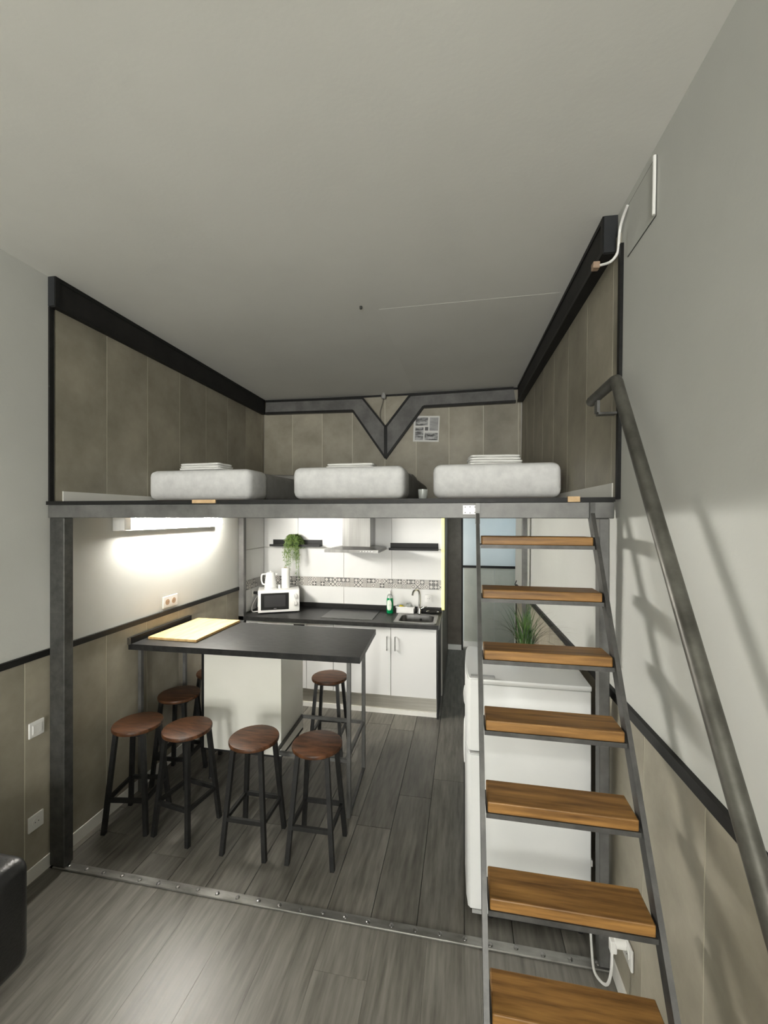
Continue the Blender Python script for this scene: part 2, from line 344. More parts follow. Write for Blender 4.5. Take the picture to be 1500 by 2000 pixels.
bm_ = mesh('bolt', lathe(nb(), [(.011, 0), (.010, .004), (.006, .006)], n=10), INOX, True)
for k in range(25): obj('bolt', bm_, None, th, (-2.2 + k * .116, 2.005 + random.uniform(-.006, .006), .010))

# ------------------------------------------------------------------ kitchen wall tiles
def tile(parent, x0, x1, z0, z1, side=None):
    g = .005
    if side is None: obj('tile', bx(x0 + g / 2, x1 - g / 2, YB - .008, YB, z0 + g / 2, z1 - g / 2), TILE, parent)
    else: obj('tile', bx(0, .01, x0 + g / 2, x1 - g / 2, z0 + g / 2, z1 - g / 2), TILE, parent)
rows = ((.93, 1.175), (1.277, 1.615), (1.618, 2.03))
tx = [-2.352, -1.92, -1.36, -.80, -.237]
for z0, z1 in rows:
    for a, c in zip(tx, tx[1:]): tile(wall_back, a, c, z0, z1)
    tile(wall_left, 4.14, 4.668, z0, z1, 'L')
for z0, z1 in rows[1:2]: pass
FT = [mesh('frieze_tile', bx(-.0242, .0242, -.008, 0, -.0242, .0242), m) for m in MOTIFS]
for r in range(2):
    for k in range(42):
        obj('frieze_tile', random.choice(FT), None, wall_back, (-2.325 + k * .0505, YB, 1.201 + r * .0505))
    for k in range(10): obj('frieze_tile', random.choice(FT), None, wall_left, (.002, 4.17 + k * .0505, 1.201 + r * .0505), (0, 0, R(90)))
obj('grout', bx(0, .002, 4.14, 4.67, .93, 2.03), GROUT, wall_left)

# ------------------------------------------------------------------ loft frame
lf = thing('loft_platform', 'grey steel loft platform on square posts above the kitchen', 'loft', (0, 0, 0))
obj('front_beam', rbox(-2.322, .645, 1.985, 2.06, 1.985, 2.058, .003, 1), STEEL, lf)
obj('edge_strip', bx(-2.322, .645, 1.975, 2.06, 2.058, 2.078), BLACK, lf)
obj('deck', bx(-2.325, .59, 2.06, YB - .005, 2.02, 2.078), DARKPANEL, lf)
obj('post', rbox(-2.31, -2.212, 1.985, 2.045, 0.011, 1.985, .004, 1), STEELD, lf, label='dark front post by the left wall')
obj('post', rbox(.585, .628, 1.99, 2.05, 0.011, 1.985, .004, 1), STEEL, lf)
obj('post', rbox(-2.348, -2.285, 4.08, 4.135, 0, 2.02, .004, 1), STEEL, lf)
obj('post', rbox(.535, .58, 4.08, 4.13, 0, 2.02, .004, 1), STEEL, lf)
obj('wood_block', bx(-1.396, -1.262, 1.968, 1.99, 2.062, 2.08), RAWPINE, lf); obj('wood_block', bx(.45, .5, 1.966, 1.99, 2.058, 2.082), RAWPINE, lf)
p = obj('junction_plate', bx(-.004, .06, 1.978, 1.985, 2.004, 2.045), PLW, lf, label='small white perforated plate')
for x, z in ((.006, 2.012), (.006, 2.037), (.028, 2.01), (.028, 2.038), (.05, 2.012), (.05, 2.037)):
    obj('screw', cyl(nb(), (x, 1.9775, z), (0, 1, 0), .003, .003, 8), STEELD, p)

# ------------------------------------------------------------------ ladder
ld = thing('loft_ladder', 'steep steel ladder with orange-brown wooden treads up to loft', 'ladder', (.306, .9, 0))
def LP(x, y, z): return (x - .306, y - .9, z)
dY, dZ = -.1176, -.2138
def lady(z): return 1.90 + (z - 1.906) * dY / dZ
for x in (.062, .551):
    obj('stringer', bar(nb(), LP(x, lady(2.045) + .035, 2.045), LP(x, lady(.0) + .035, .0), .016, .05, up=(0, 1, .5)), LADSTEEL, ld)
    obj('top_bracket', bar(nb(), LP(x, 1.972, 2.055), LP(x, 1.972, 1.96), .02, .018, up=(0, 1, 0)), STEELD, ld)
tm = mesh('tread', rbox(-.229, .229, 0, .125, -.036, 0, .004, 2), TREAD)
am = mesh('tread_support', box(box(nb(), -.234, .234, -.002, .122, -.041, -.0362), -.234, .234, -.002, .004, -.052, -.041), LADSTEEL)
for i in range(9):
    y = 1.90 + dY * i; z = 1.906 + dZ * i
    t = obj('tread', tm, None, ld, LP(.3065, y, z)); t.rotation_euler = (R(random.uniform(-1.0, .4)), 0, 0)
    obj('tread_support', am, None, t)

# ------------------------------------------------------------------ handrail
hr = thing('handrail', 'weathered grey steel handrail sloping down the right wall beside ladder', 'handrail', (.585, .5, 0))
def HP(y, z, x=.585): return (x - .585, y - .5, z)
pts = [HP(2.11, 2.53), HP(1.80, 2.53), HP(1.782, 2.527), HP(1.77, 2.512), HP(1.755, 2.485)]
for k in range(1, 9):
    t = k / 8; pts.append(HP(1.755 + (.50 - 1.755) * t, 2.485 + (.545 - 2.485) * t))
obj('rail', tube(nb(), pts, .0225, 18), RAILST, hr, smooth=True)
b = nb(); box(b, .0, .075, 1.50, 1.54, 2.445, 2.455); box(b, -.006, .006, 1.50, 1.54, 2.455, 2.508)
obj('wall_bracket', b, STEEL, hr)
b = nb(); box(b, 0, .08, .2, .24, .79, .80); box(b, -.006, .006, .2, .24, .80, .90); obj('wall_bracket', b, STEEL, hr)

# ------------------------------------------------------------------ globe lamp of the front room (its shadows of the stools fall on the white cabinet)
gb = thing('globe_pendant', 'opal glass globe pendant hanging in the front room behind the camera', 'lamp', (-.2, -4.0, CEIL))
obj('canopy', lathe(nb(), [(.05, -.03), (.055, -.02), (.055, 0)], n=24), PLW, gb, smooth=True)
obj('cord', tube(nb(), [(0, 0, -.03), (0, 0, -.94)], .004, 8), PLB, gb)
obj('globe', lathe(nb(), [(.15 * math.sin(math.pi * k / 16) + .001, -1.09 - .15 * math.cos(math.pi * k / 16)) for k in range(17)], n=32), GLOBEM, gb, smooth=True)

# ------------------------------------------------------------------ tube lamp
tl = thing('tube_lamp', 'glowing fluorescent tube lamp on the left wall under the loft', 'lamp', (-2.337, 3.04, 1.94), R(.647))
obj('housing', rbox(.001, .055, -.60, .60, -.048, .046, .004, 2), PLW, tl, smooth=True)
b = nb(); prof = [(.05, -.034), (.058, -.036), (.082, -.026), (.089, .0), (.082, .026), (.05, .036)]
A = [b.verts.new((x, -.535, z)) for x, z in prof]; B = [b.verts.new((x, .595, z)) for x, z in prof]
b.faces.new(A); b.faces.new(B[::-1])
for i in range(len(prof)): b.faces.new((A[i], B[i], B[(i + 1) % 6], A[(i + 1) % 6]))
obj('diffuser', b, TUBEM, tl)
obj('end_cap', rbox(.046, .094, -.60, -.536, -.044, .042, .006, 2), PLW, tl, smooth=True)

# ------------------------------------------------------------------ bar table
tb = thing('bar_table', 'tall bar table with slate-black top and thin steel legs', 'table', (-1.5, 2.92, 0))
def TP(x0, x1, y0, y1, z0, z1): return (x0 + 1.5, x1 + 1.5, y0 - 2.92, y1 - 2.92, z0, z1)
b = nb(); prism(b, [(0, 0), (0, .04), (1, .04), (1, 0)], 0, 1)
for v in b.verts:
    x, y = v.co.x, v.co.y
    v.co.x = (-2.33 if x < .5 else (-.652 if y < .5 else -.688)) + 1.5
    v.co.y = ((2.575 if x < .5 else 2.605) if y < .5 else 3.27) - 2.92; v.co.z += 1.05
obj('table_top', b, WORK, tb)
up = obj('wall_upstand', bx(*TP(-2.334, -2.308, 2.575, 3.25, 1.09, 1.135)), BLACK, tb)
obj('end_cap', bx(*TP(-2.334, -2.308, 2.565, 2.575, 1.088, 1.135)), INOX, up)
for x, y in ((-.747, 2.685), (-.775, 3.215), (-2.30, 2.66), (-2.30, 3.15)):
    obj('leg', bx(*TP(x - .0125, x + .0125, y - .0125, y + .0125, 0, 1.05)), STEEL, tb)
obj('floor_bar', bar(nb(), (.753, -.235, .01), (.725, .295, .01), .02), STEELD, tb)
obj('footrest', bar(nb(), (.74, -.235, .385), (.722, .295, .372), .022), STEEL, tb); obj('footrest', bar(nb(), (.722, .295, .372), (.205, .295, .372), .022), STEEL, tb)
obj('footrest', bar(nb(), (.74, -.235, .375), (.24, -.235, .375), .022), STEEL, tb); obj('footrest', bar(nb(), (.235, -.235, .372), (.215, .295, .372), .018), STEELD, tb)
cb = thing('under_table_cabinet', 'white storage cabinet standing under the bar table', 'cabinet', (-1.615, 3.06, 0))
obj('body', rbox(-.305, .312, -.20, .215, .25, 1.048, .003, 1), CREAM, cb); obj('back_panel', bx(-.305, .314, -.21, -.2005, .252, 1.046), CREAM, cb)
obj('side_edge', bx(-.325, -.3055, -.212, .215, .24, 1.048), BLACK, cb); obj('base_edge', bx(-.325, .314, -.206, .215, .236, .2495), PLB, cb)
for x in (-.28, .28):
    for y in (-.16, .17): obj('leg', lathe(nb(), [(.02, 0), (.016, .01), (.016, .236)], x, y, 12), PLB, cb)
bd = tag(obj('chopping_board', rbox(-.2, .2, -.29, .29, 0, .02, .004, 2), BAMBOO, None, (-2.07, 2.985, 1.09), (0, 0, R(-1))), 'large bamboo chopping board lying on the bar table by the wall', 'chopping board')

# ------------------------------------------------------------------ stools
def make_stool():
    st = thing('bar_stool', '', 'stool', group='bar stools around the tall table')
    obj('seat', lathe(nb(), [(.144, .616), (.149, .619), (.15, .625), (.15, .634), (.147, .639), (.143, .64)], n=40), STWOOD, st, smooth=True)
    c = ((-1, -1), (1, -1), (1, 1), (-1, 1))
    def q(i, z): k = .135 - .047 * z / .615; return (c[i][0] * k, c[i][1] * k, z)
    for i in range(4): obj('leg', bar(nb(), q(i, 0), q(i, .615), .025, up=(0, 1, 0)), STLEG, st)
    for i in range(4): obj('stretcher', bar(nb(), q(i, .205), q((i + 1) % 4, .205), .018, .024), STLEG, st)
    for i in range(4): obj('seat_rail', bar(nb(), q(i, .605), q((i + 1) % 4, .605), .016, .02), STLEG, st)
    return st
def copy_tree(o, parent=None):
    n = o.copy(); COL.objects.link(n); n.parent = parent
    for ch in list(o.children): copy_tree(ch, n)
    return n
sp = [(-.862, 2.395, 1, 'wooden-seat bar stool rightmost of the front row, below the table corner'),
      (-1.265, 2.385, 0, 'round wooden bar stool in front of the white cabinet, second from right in front row'),
      (-1.745, 2.415, -9, 'orange-brown seat bar stool third from right in front row, glossy highlight on seat'),
      (-2.105, 2.41, 9, 'dark bar stool leftmost of the front row against the left wall panels'),
      (-2.135, 2.86, 5, 'shadowed bar stool under the table, right behind the leftmost stool'),
      (-2.135, 3.325, 0, 'bar stool almost hidden behind the white cabinet by left wall'),
      (-1.115, 3.40, 3, 'lone bar stool on the kitchen side of the table, right of the white cabinet')]
pr_ = make_stool()
trees = [pr_] + [copy_tree(pr_) for _ in sp[1:]]
for o, (x, y, a, l) in zip(trees, sp): o.location = (x, y, 0); o.rotation_euler = (0, 0, R(a)); o['label'] = l

# ------------------------------------------------------------------ fridge
fr = thing('fridge', 'white two-door fridge seen from its side behind the ladder', 'fridge', (.34, 2.385, 0))
def FP(x0, x1, y0, y1, z0, z1): return (x0 - .34, x1 - .34, y0 - 2.385, y1 - 2.385, z0, z1)
obj('body', rbox(*FP(.094, .59, 2.125, 2.645, .035, 1.165), .006, 2), FRIDGEW, fr, smooth=True)
obj('top_panel', rbox(*FP(.092, .592, 2.122, 2.648, 1.166, 1.192), .006, 2), FRIDGEW, fr, smooth=True)
obj('base', bx(*FP(.11, .57, 2.14, 2.63, .012, .034)), PLB, fr)
obj('gasket', bx(*FP(.084, .094, 2.135, 2.635, .05, 1.18)), PLG, fr)
def fdoor(z0, z1, nm):
    b = nb(); prof = []
    for k in range(9):
        a = math.pi * (k / 8 - .5); prof.append((.03 - .012 * math.cos(a) * 1.6, 2.385 + .262 * math.sin(a)))
    pts2 = [(.084, 2.647), (.084, 2.123)] + [(.032, 2.123), (.02, 2.135), (.012, 2.2), (.006, 2.385), (.012, 2.57), (.02, 2.635), (.032, 2.647)]
    lo = [b.verts.new((x - .34, y - 2.385, z0)) for x, y in pts2]; hi = [b.verts.new((x - .34, y - 2.385, z1)) for x, y in pts2]
    b.faces.new(lo); b.faces.new(hi[::-1]); n = len(pts2)
    for i in range(n): b.faces.new((lo[i], hi[i], hi[(i + 1) % n], lo[(i + 1) % n]))
    bmesh.ops.recalc_face_normals(b, faces=b.faces[:])
    bmesh.ops.bevel(b, geom=[e for e in b.edges if abs(e.verts[0].co.z - e.verts[1].co.z) < 1e-5], offset=.006, segments=2, affect='EDGES')
    return obj(nm, b, FRIDGEW, fr, smooth=True)
d1 = fdoor(.832, 1.192, 'freezer_door'); d2 = fdoor(.05, .82, 'fridge_door')
obj('door_handle', tube(nb(), smoothpath([(-.32, .20, .85), (-.332, .18, .88), (-.336, .10, .97), (-.332, .04, 1.03)], 5), .007, 8), FRIDGEW, d1, smooth=True)
obj('door_handle', tube(nb(), smoothpath([(-.32, .20, .80), (-.332, .18, .77), (-.336, .10, .66), (-.332, .04, .60)], 5), .007, 8), FRIDGEW, d2, smooth=True)
obj('top_hinge', rbox(*FP(.03, .15, 2.125, 2.155, 1.1922, 1.203), .003, 1), PLG, fr)
obj('middle_hinge', bx(*FP(.03, .092, 2.121, 2.15, .822, .830)), PLG, fr); obj('bottom_hinge', bx(*FP(.04, .1, 2.125, 2.16, .03, .048)), PLG, fr)
for x in (.13, .55):
    for y in (2.16, 2.61): obj('foot', lathe(nb(), [(.016, 0), (.016, .012)], x - .34, y - 2.385, 12), PLB, fr)
obj('side_clip', bx(*FP(.5905, .597, 2.13, 2.15, .34, .37)), PLW, fr)
# pot plant on the fridge
gp = thing('grass_plant', 'artificial grass plant in a small black pot on the fridge', 'plant', (.335, 2.42, 1.192))
obj('pot', lathe(nb(), [(.038, 0), (.042, .004), (.052, .075), (.048, .077), (.046, .068)], n=24), PLB, gp, smooth=True)
def blade(bm, base, az, lean, length, w, droop, n=6):
    d = Vector((math.cos(az), math.sin(az), 0)); s = Vector((-d.y, d.x, 0)); prev = None
    for k in range(n + 1):
        t = k / n; r = length * (lean * t + droop * t * t * .9); z = length * (t * math.sqrt(max(.05, 1 - lean * lean)) - droop * .85 * t * t * t)
        p = Vector(base) + d * r + Vector((0, 0, z)); ww = w * (1 - t) ** .7 + .0003
        cur = (bm.verts.new(p - s * ww), bm.verts.new(p + s * ww + d * ww * .3))
        if prev: bm.faces.new((prev[0], prev[1], cur[1], cur[0]))
        prev = cur
b = nb()
for k in range(85): blade(b, (random.uniform(-.03, .03), random.uniform(-.03, .03), .06), random.uniform(0, 6.28), random.uniform(.05, .5), random.uniform(.15, .31), .0036, random.uniform(0, .35))
o = obj('grass_blades', b, LEAF2, gp); o['kind'] = 'stuff'
b = nb()
for k in range(34): blade(b, (random.uniform(-.025, .025), random.uniform(-.025, .025), .06), random.uniform(0, 6.28), random.uniform(.3, .65), random.uniform(.22, .32), .0017, random.uniform(.35, .8), 9)
o = obj('dry_stalks', b, DRY, gp); o['kind'] = 'stuff'

# ------------------------------------------------------------------ loft beds
def rounded(x, y, z, r, seg=4, jitter=.004):
    bm = bx(-x / 2, x / 2, 0, y, 0, z)
    bmesh.ops.subdivide_edges(bm, edges=bm.edges[:], cuts=5, use_grid_fill=True)
    for v in bm.verts:
        p = v.co; q = Vector((max(-x / 2 + r, min(x / 2 - r, p.x)), max(r, min(y - r, p.y)), max(r, min(z - r, p.z)))); d = p - q
        if d.length > 1e-6: v.co = q + d.normalized() * min(r, d.length)
        v.co += Vector([random.uniform(-jitter, jitter) for _ in range(3)])
    return bm
def subd(o, n=1):
    m = o.modifiers.new('round', 'SUBSURF'); m.levels = n; m.render_levels = n; return o
def bed(xc, w, y0, label, h=.222):
    bt = thing('mattress', label, 'mattress', (xc, y0, 2.078), group='mattresses on the loft floor')
    b = nb()
    for k in range(7): box(b, -w / 2 + .06, w / 2 - .06, .03 + k * .27, .15 + k * .27, .018, .034)
    for s in (-1, 0, 1): box(b, s * (w / 2 - .1) - .03, s * (w / 2 - .1) + .03, .02, 1.78, 0, .018)
    obj('slatted_base', b, mat('base_wood', (.10, .06, .035), (.17, .11, .07), .6, scale=8), bt)
    L_ = YB - .02 - y0
    obj('mattress_core', rbox(-w / 2 + .006, w / 2 - .006, .012, L_, .038, .034 + h - .006, .045, 5), GREYSHEET, bt, smooth=True)
    obj('front_cover', rbox(-w / 2, w / 2, 0, .30, .034, .034 + h, .05, 6), CLOTH, bt, smooth=True)
    subd(obj('pillow', rounded(w * .72, .4, .11, .05, jitter=.01), PILLOW, bt, (0, L_ - .48, .034 + h - .01), smooth=True), 2)
    return bt
bed(-1.915, .83, 2.76, 'grey-covered mattress at the left wall of the loft')
bed(-.785, .79, 2.76, 'grey-covered mattress in the middle of the loft below the V beam')
bed(.20, .80, 2.76, 'grey-covered mattress at the right wall of the loft')
def sheet(x, y, z, w, rz, label, n=3):
    t = thing('folded_sheet', label, 'sheet', (x, y, z), R(rz), group='folded sheets on the mattresses')
    for k in range(n):
        o = obj('fold', rounded(w - .01 * k, .2 - .008 * k, .02, .009, jitter=.0015), SHEET, t, (random.uniform(-.006, .006), random.uniform(-.005, .005), k * .017), smooth=True); subd(o)
sheet(-1.93, 2.80, 2.334, .36, -4, 'white folded sheet on the left mattress')
sheet(-.80, 2.88, 2.334, .35, 2, 'thin white folded sheet on the middle mattress', 2)
sheet(.21, 2.88, 2.334, .36, 8, 'white folded sheet on the right mattress', 4)
# collage poster
ps = thing('photo_collage', 'small square collage of black and white photos taped on loft wall', 'poster', (-.41, YB - .0105, 2.958)); ps.rotation_euler = (0, R(2.5), 0)
obj('paper', bx(-.143, .143, -.002, 0, -.143, .143), PAPER, ps)
for k, (x0, x1, z0, z1) in enumerate(((-.122, .015, .035, .125), (.035, .13, -.02, .125), (-.122, -.03, -.125, .015), (-.015, .022, -.02, .02), (-.015, .13, -.125, -.045))):
    obj('photo_print', bx(x0, x1, -.0028, -.002, z0, z1), PHOTO[k], ps)
lb = thing('bare_lamp_holder', 'small lamp holder with loose wire at the top of the V beam', 'lamp', (-.88, 4.60, CEIL))
obj('holder', lathe(nb(), [(.018, -.062), (.026, -.055), (.026, -.02), (.016, -.012), (.016, 0)], n=16), PLG, lb, smooth=True)
obj('wire', tube(nb(), smoothpath([(0, 0, -.06), (-.02, .02, -.12), (-.045, .03, -.2), (-.04, .03, -.28), (0, .035, -.34)], 5), .003, 6), STEELD, lb)
gl = thing('drinking_glass', 'small clear glass on the loft floor between two mattresses', 'glass', (-.24, 2.5, 2.078))
obj('glass_wall', lathe(nb(), [(.022, 0), (.026, .03), (.028, .075), (.026, .075), (.024, .03), (.02, .006)], n=16), CLEAR, gl, smooth=True)

# ------------------------------------------------------------------ kitchen units
KY = 4.115
def unit(name, x0, x1, label, cat='cabinet', m=LACQ):
    t = thing(name, label, cat, ((x0 + x1) / 2, (KY + 4.66) / 2, 0)); w = (x1 - x0) / 2; y0 = KY - (KY + 4.66) / 2
    b = nb(); ya, yb = y0 + .021, -y0 - .005
    for q in ((-w + .001, -w + .017, ya, yb, .2, .888), (w - .017, w - .001, ya, yb, .2, .888), (-w + .017, w - .017, ya, yb, .2, .218), (-w + .017, w - .017, yb - .01, yb, .218, .888)): box(b, *q)
    obj('body', b, WHITE, t)
    return t, w, y0
def door(t, x0, x1, y0, z0=.205, z1=.882):
    return obj('door', rbox(x0 + .0015, x1 - .0015, y0, y0 + .0195, z0, z1, .0015, 1), LACQ, t)
def handle(d, x, y0, z0, z1):
    b = nb(); bar(b, (x, y0 - .028, z0), (x, y0 - .028, z1), .010); bar(b, (x, y0 - .028, z0 + .006), (x, y0, z0 + .006), .009); bar(b, (x, y0 - .028, z1 - .006), (x, y0, z1 - .006), .009)
    obj('handle', b, CHROME, d)
t, w, y0 = unit('dishwasher', -2.275, -1.60, 'white dishwasher with dark display under the worktop by left wall', 'dishwasher')
obj('door_panel', rbox(-w, w, y0, y0 + .0195, .205, .79, .003, 1), LACQ, t)
cp = obj('control_panel', rbox(-w, w, y0 - .006, y0 + .0195, .795, .882, .004, 1), PLW, t)
obj('display', bx(.20, .32, y0 - .008, y0 - .006, .83, .868), GLASSBLK, cp); obj('button', bx(.12, .15, y0 - .008, y0 - .006, .84, .85), PLG, cp); obj('drawer_grip', bx(-.3, -.2, y0 - .008, y0 - .006, .845, .862), PLG, cp)
t, w, y0 = unit('kitchen_cabinet', -1.598, -1.31, 'narrow white kitchen cabinet beside the dishwasher'); door(t, -w, w, y0)
t, w, y0 = unit('kitchen_cabinet', -1.308, -.714, 'white kitchen cabinet below the hob with handle on its right edge'); d = door(t, -w, w, y0); handle(d, w - .035, y0, .66, .80)
t, w, y0 = unit('kitchen_cabinet', -.712, -.262, 'white kitchen cabinet below the sink with handle on its left edge'); d = door(t, -w, w, y0); handle(d, -w + .045, y0, .66, .80)
obj('side_panel', bx(w, w + .014, y0 + .02, -y0 - .004, .0, .888), PLB, t)
kp = thing('kick_plate', 'brushed aluminium kick plate under the white kitchen cabinets', 'kick plate', (-1.25, 4.18, 0))
obj('plate', bx(-.99, .985, 0, .012, .045, .2), ALU, kp); obj('bottom_strip', bx(-.99, .985, -.014, .012, 0, .045), WHITE, kp)
# worktop with sink cut-out
wt = thing('worktop', 'slate-black kitchen worktop with low upstand along the tiled wall', 'worktop', (-1.29, 4.37, .89))
sx0, sx1, sy0, sy1 = -.66, -.30, 4.17, 4.49
b = nb(); Z0, Z1 = 0, .04
def WP(x0, x1, y0, y1): box(b, x0 + 1.29, x1 + 1.29, y0 - 4.37, y1 - 4.37, Z0, Z1)
WP(-2.345, sx0, 4.08, 4.665); WP(sx1, -.238, 4.08, 4.665); WP(sx0, sx1, 4.08, sy0); WP(sx0, sx1, sy1, 4.665)
obj('slab', b, WORK, wt)
obj('upstand', bx(-2.34 + 1.29, -.238 + 1.29, 4.64 - 4.37, 4.668 - 4.37,   .0405, .09), BLACK, wt)
obj('edge_cap', bx(-.2378 + 1.29, -.235 + 1.29, 4.08 - 4.37, 4.665 - 4.37, 0, .04), INOX, wt)
sk = thing('kitchen_sink', 'small stainless steel sink set in the worktop end', 'sink', (-.48, 4.33, .93))
b = nb()
def rr(x, y, r, z, n=5):
    out = []
    for cx, cy, a0 in ((x - r, y - r, 0), (-x + r, y - r, 90), (-x + r, -y + r, 180), (x - r, -y + r, 270)):
        for k in range(n + 1): a = R(a0 + 90 * k / n); out.append(b.verts.new((cx + r * math.cos(a), cy + r * math.sin(a), z)))
    return out
rings = [rr(.215, .195, .02, .0), rr(.215, .195, .02, .004), rr(.185, .163, .06, .006), rr(.172, .15, .06, -.002), rr(.165, .143, .06, -.13), rr(.14, .118, .05, -.145)]
for A, B in zip(rings, rings[1:]):
    n = len(A)
    for i in range(n): b.faces.new((A[i], A[(i + 1) % n], B[(i + 1) % n], B[i]))
b.faces.new(rings[-1])
obj('basin', b, INOX, sk, smooth=True)
obj('drain', lathe(nb(), [(.03, -.1449), (.03, -.142), (.02, -.1415)], n=20), CHROME, sk); obj('overflow', cyl(nb(), (.03, .141, -.045), (0, 1, 0), .012, .006), PLB, sk)
fc = thing('kitchen_tap', 'tall chrome swan-neck tap behind the sink', 'tap', (-.475, 4.565, .93))
obj('base', lathe(nb(), [(.026, 0), (.026, .008), (.02, .02), (.02, .07)], n=20), CHROME, fc, smooth=True)
obj('spout', tube(nb(), smoothpath([(0, 0, .06), (0, 0, .20), (-.008, -.01, .245), (-.03, -.04, .262), (-.055, -.08, .25), (-.065, -.1, .21)], 6), .0115, 12), CHROME, fc, smooth=True)
obj('lever', tube(nb(), [(.015, -.005, .05), (.06, -.015, .075), (.085, -.02, .078)], .008, 10), CHROME, fc, smooth=True)
hb = thing('ceramic_hob', 'flush black glass ceramic hob in the worktop', 'hob', (-1.19, 4.385, .93))
obj('glass', rbox(-.275, .275, -.215, .215, 0, .006, .002, 1), HOBG, hb)
obj('bevel_edge', bx(-.277, .277, -.2165, -.2152, .0, .0055), INOX, hb)
# hood
hd = thing('extractor_hood', 'stainless steel extractor hood above the hob', 'hood', (-1.145, 4.67, 1.61))
obj('chimney', bx(-.155, .155, -.26, 0, .045, .41), INOX, hd)
b = nb(); prism(b, [(-.29, 0), (.285, 0), (.285, .03), (-.29, .03)], -.47, 0); cn = obj('canopy', b, INOX, hd)
b = nb(); lo = [b.verts.new(p) for p in ((-.285, -.44, .03), (.29, -.44, .03), (.29, 0, .03), (-.285, 0, .03))]; hi = [b.verts.new(p) for p in ((-.157, -.262, .05), (.157, -.262, .05), (.157, 0, .05), (-.157, 0, .05))]
b.faces.new(lo[::-1]); b.faces.new(hi)
for i in range(4): b.faces.new((lo[i], lo[(i + 1) % 4], hi[(i + 1) % 4], hi[i]))
obj('sloped_cover', b, INOX, hd)
for k in range(5): obj('button', cyl(nb(), (.10 + .03 * k, -.472, .015), (0, 1, 0), .006, .004, 12), PLW, cn)
# wall ledges
def ledge(x0, x1, z, label):
    t = thing('wall_ledge', label, 'shelf', ((x0 + x1) / 2, YB - .008, z), group='black wall ledges'); w = (x1 - x0) / 2
    obj('base_board', bx(-w, w, -.095, 0, 0, .014), BLACK, t); obj('back_board', bx(-w + .002, w - .002, -.014, 0, .014, .075), BLACK, t); obj('front_lip', bx(-w, w, -.107, -.095, 0, .026), BLACK, t)
ledge(-2.23, -1.62, 1.635, 'black wall ledge left of the hood with trailing plant')
ledge(-.815, -.275, 1.612, 'black wall ledge right of the hood above the sink')
hp = thing('trailing_plant', 'trailing green plant hanging over the left wall ledge', 'plant', (-1.93, 4.625, 1.649))
obj('pot', lathe(nb(), [(.03, 0), (.034, .003), (.042, .07), (.038, .071), (.036, .06)], n=18), PLB, hp, smooth=True)
b = nb()
for k in range(95):
    a = random.uniform(0, 6.28); s_ = random.uniform(.04, .085); L_ = random.uniform(.12, .42) if math.sin(a) < .25 else random.uniform(.03, .1)
    x, y = math.cos(a) * s_ * 1.1, min(.03, math.sin(a) * s_ - .03)
    if y > -.03: L_ = min(L_, .09)
    h0 = random.uniform(.09, .13)
    path = smoothpath([(x * .2, y * .2 - .01, .06), (x * .6, y * .7 - .02, h0), (x, min(y - .04, -.10) if L_ > .1 else y, .06), (x * 1.25 + random.uniform(-.01, .01), (min(y - .05, -.115) if L_ > .1 else y), .06 - L_)], 5)
    for p, q in zip(path, path[1:]):
        for _ in range(2):
            d = Vector((random.uniform(-1, 1), random.uniform(-1, 1), random.uniform(-.9, .2))).normalized(); m_ = p.lerp(q, random.random()); s = d.cross(Vector((.3, .8, .5))).normalized() * .0042
            e = m_ + d * random.uniform(.018, .03)
            if e.y > .035: continue
            v = [b.verts.new(c) for c in (m_, m_ + d * .011 + s, e, m_ + d * .011 - s)]; b.faces.new(v)
    tube(b, path, .0014, 4)
o = obj('foliage', b, LEAF, hp); o['kind'] = 'stuff'
# microwave
mw = thing('microwave', 'white microwave oven standing askew in the worktop corner', 'microwave', (-2.18, 4.19, .93), R(25))
obj('body', rbox(0, .44, .012, .28, .012, .25, .006, 2), PLW, mw, smooth=True)
fp = obj('front_panel', rbox(0, .44, 0, .0115, .012, .25, .004, 1), PLW, mw)
d = obj('door_window', rbox(.03, .325, -.004, 0, .04, .222, .002, 1), GLASSBLK, mw)
obj('viewing_mesh', bx(.065, .29, -.0048, -.004, .072, .2), mat('microwave_mesh', (.03, .03, .032), rough=.25), d)
obj('maker_mark', bx(.165, .195, -.005, -.004, .052, .056), PLG, d)
for z in (.185, .105):
    k = obj('knob', cyl(nb(), (.388, -.011, z), (0, 1, 0), .023, .02, 24), PLW, mw, smooth=True); obj('pointer', bx(.386, .390, -.0235, -.021, z - .018, z + .018), PLG, k)
for x, y in ((.03, .03), (.41, .03), (.03, .25), (.41, .25)): obj('foot', lathe(nb(), [(.012, 0), (.012, .012)], x, y, 10), PLB, mw)
def mwp(x, y): a = R(25); return (-2.18 + x * math.cos(a) - y * math.sin(a), 4.19 + x * math.sin(a) + y * math.cos(a), 1.18)
kt = thing('electric_kettle', 'white electric kettle on top of the microwave', 'kettle', mwp(.13, .13), R(30))
obj('base', lathe(nb(), [(.07, 0), (.07, .014), (.06, .018)], n=24), PLW, kt, smooth=True)
obj('body', lathe(nb(), [(.066, .018), (.067, .03), (.056, .12), (.05, .165), (.044, .175)], n=28), PLW, kt, smooth=True)
obj('lid', lathe(nb(), [(.043, .175), (.04, .182), (.012, .186), (.01, .196), (.004, .198)], n=24), PLW, kt, smooth=True)
obj('handle', tube(nb(), smoothpath([(-.046, 0, .165), (-.09, 0, .16), (-.098, 0, .11), (-.085, 0, .06), (-.062, 0, .05)], 5), .009, 8), PLW, kt, smooth=True)
obj('spout', prism(nb(), [(.046, .13), (.072, .168), (.044, .172)], -.016, .016), PLW, kt)
pr2 = thing('paper_roll', 'standing white kitchen paper roll on the microwave', 'paper roll', mwp(.295, .15))
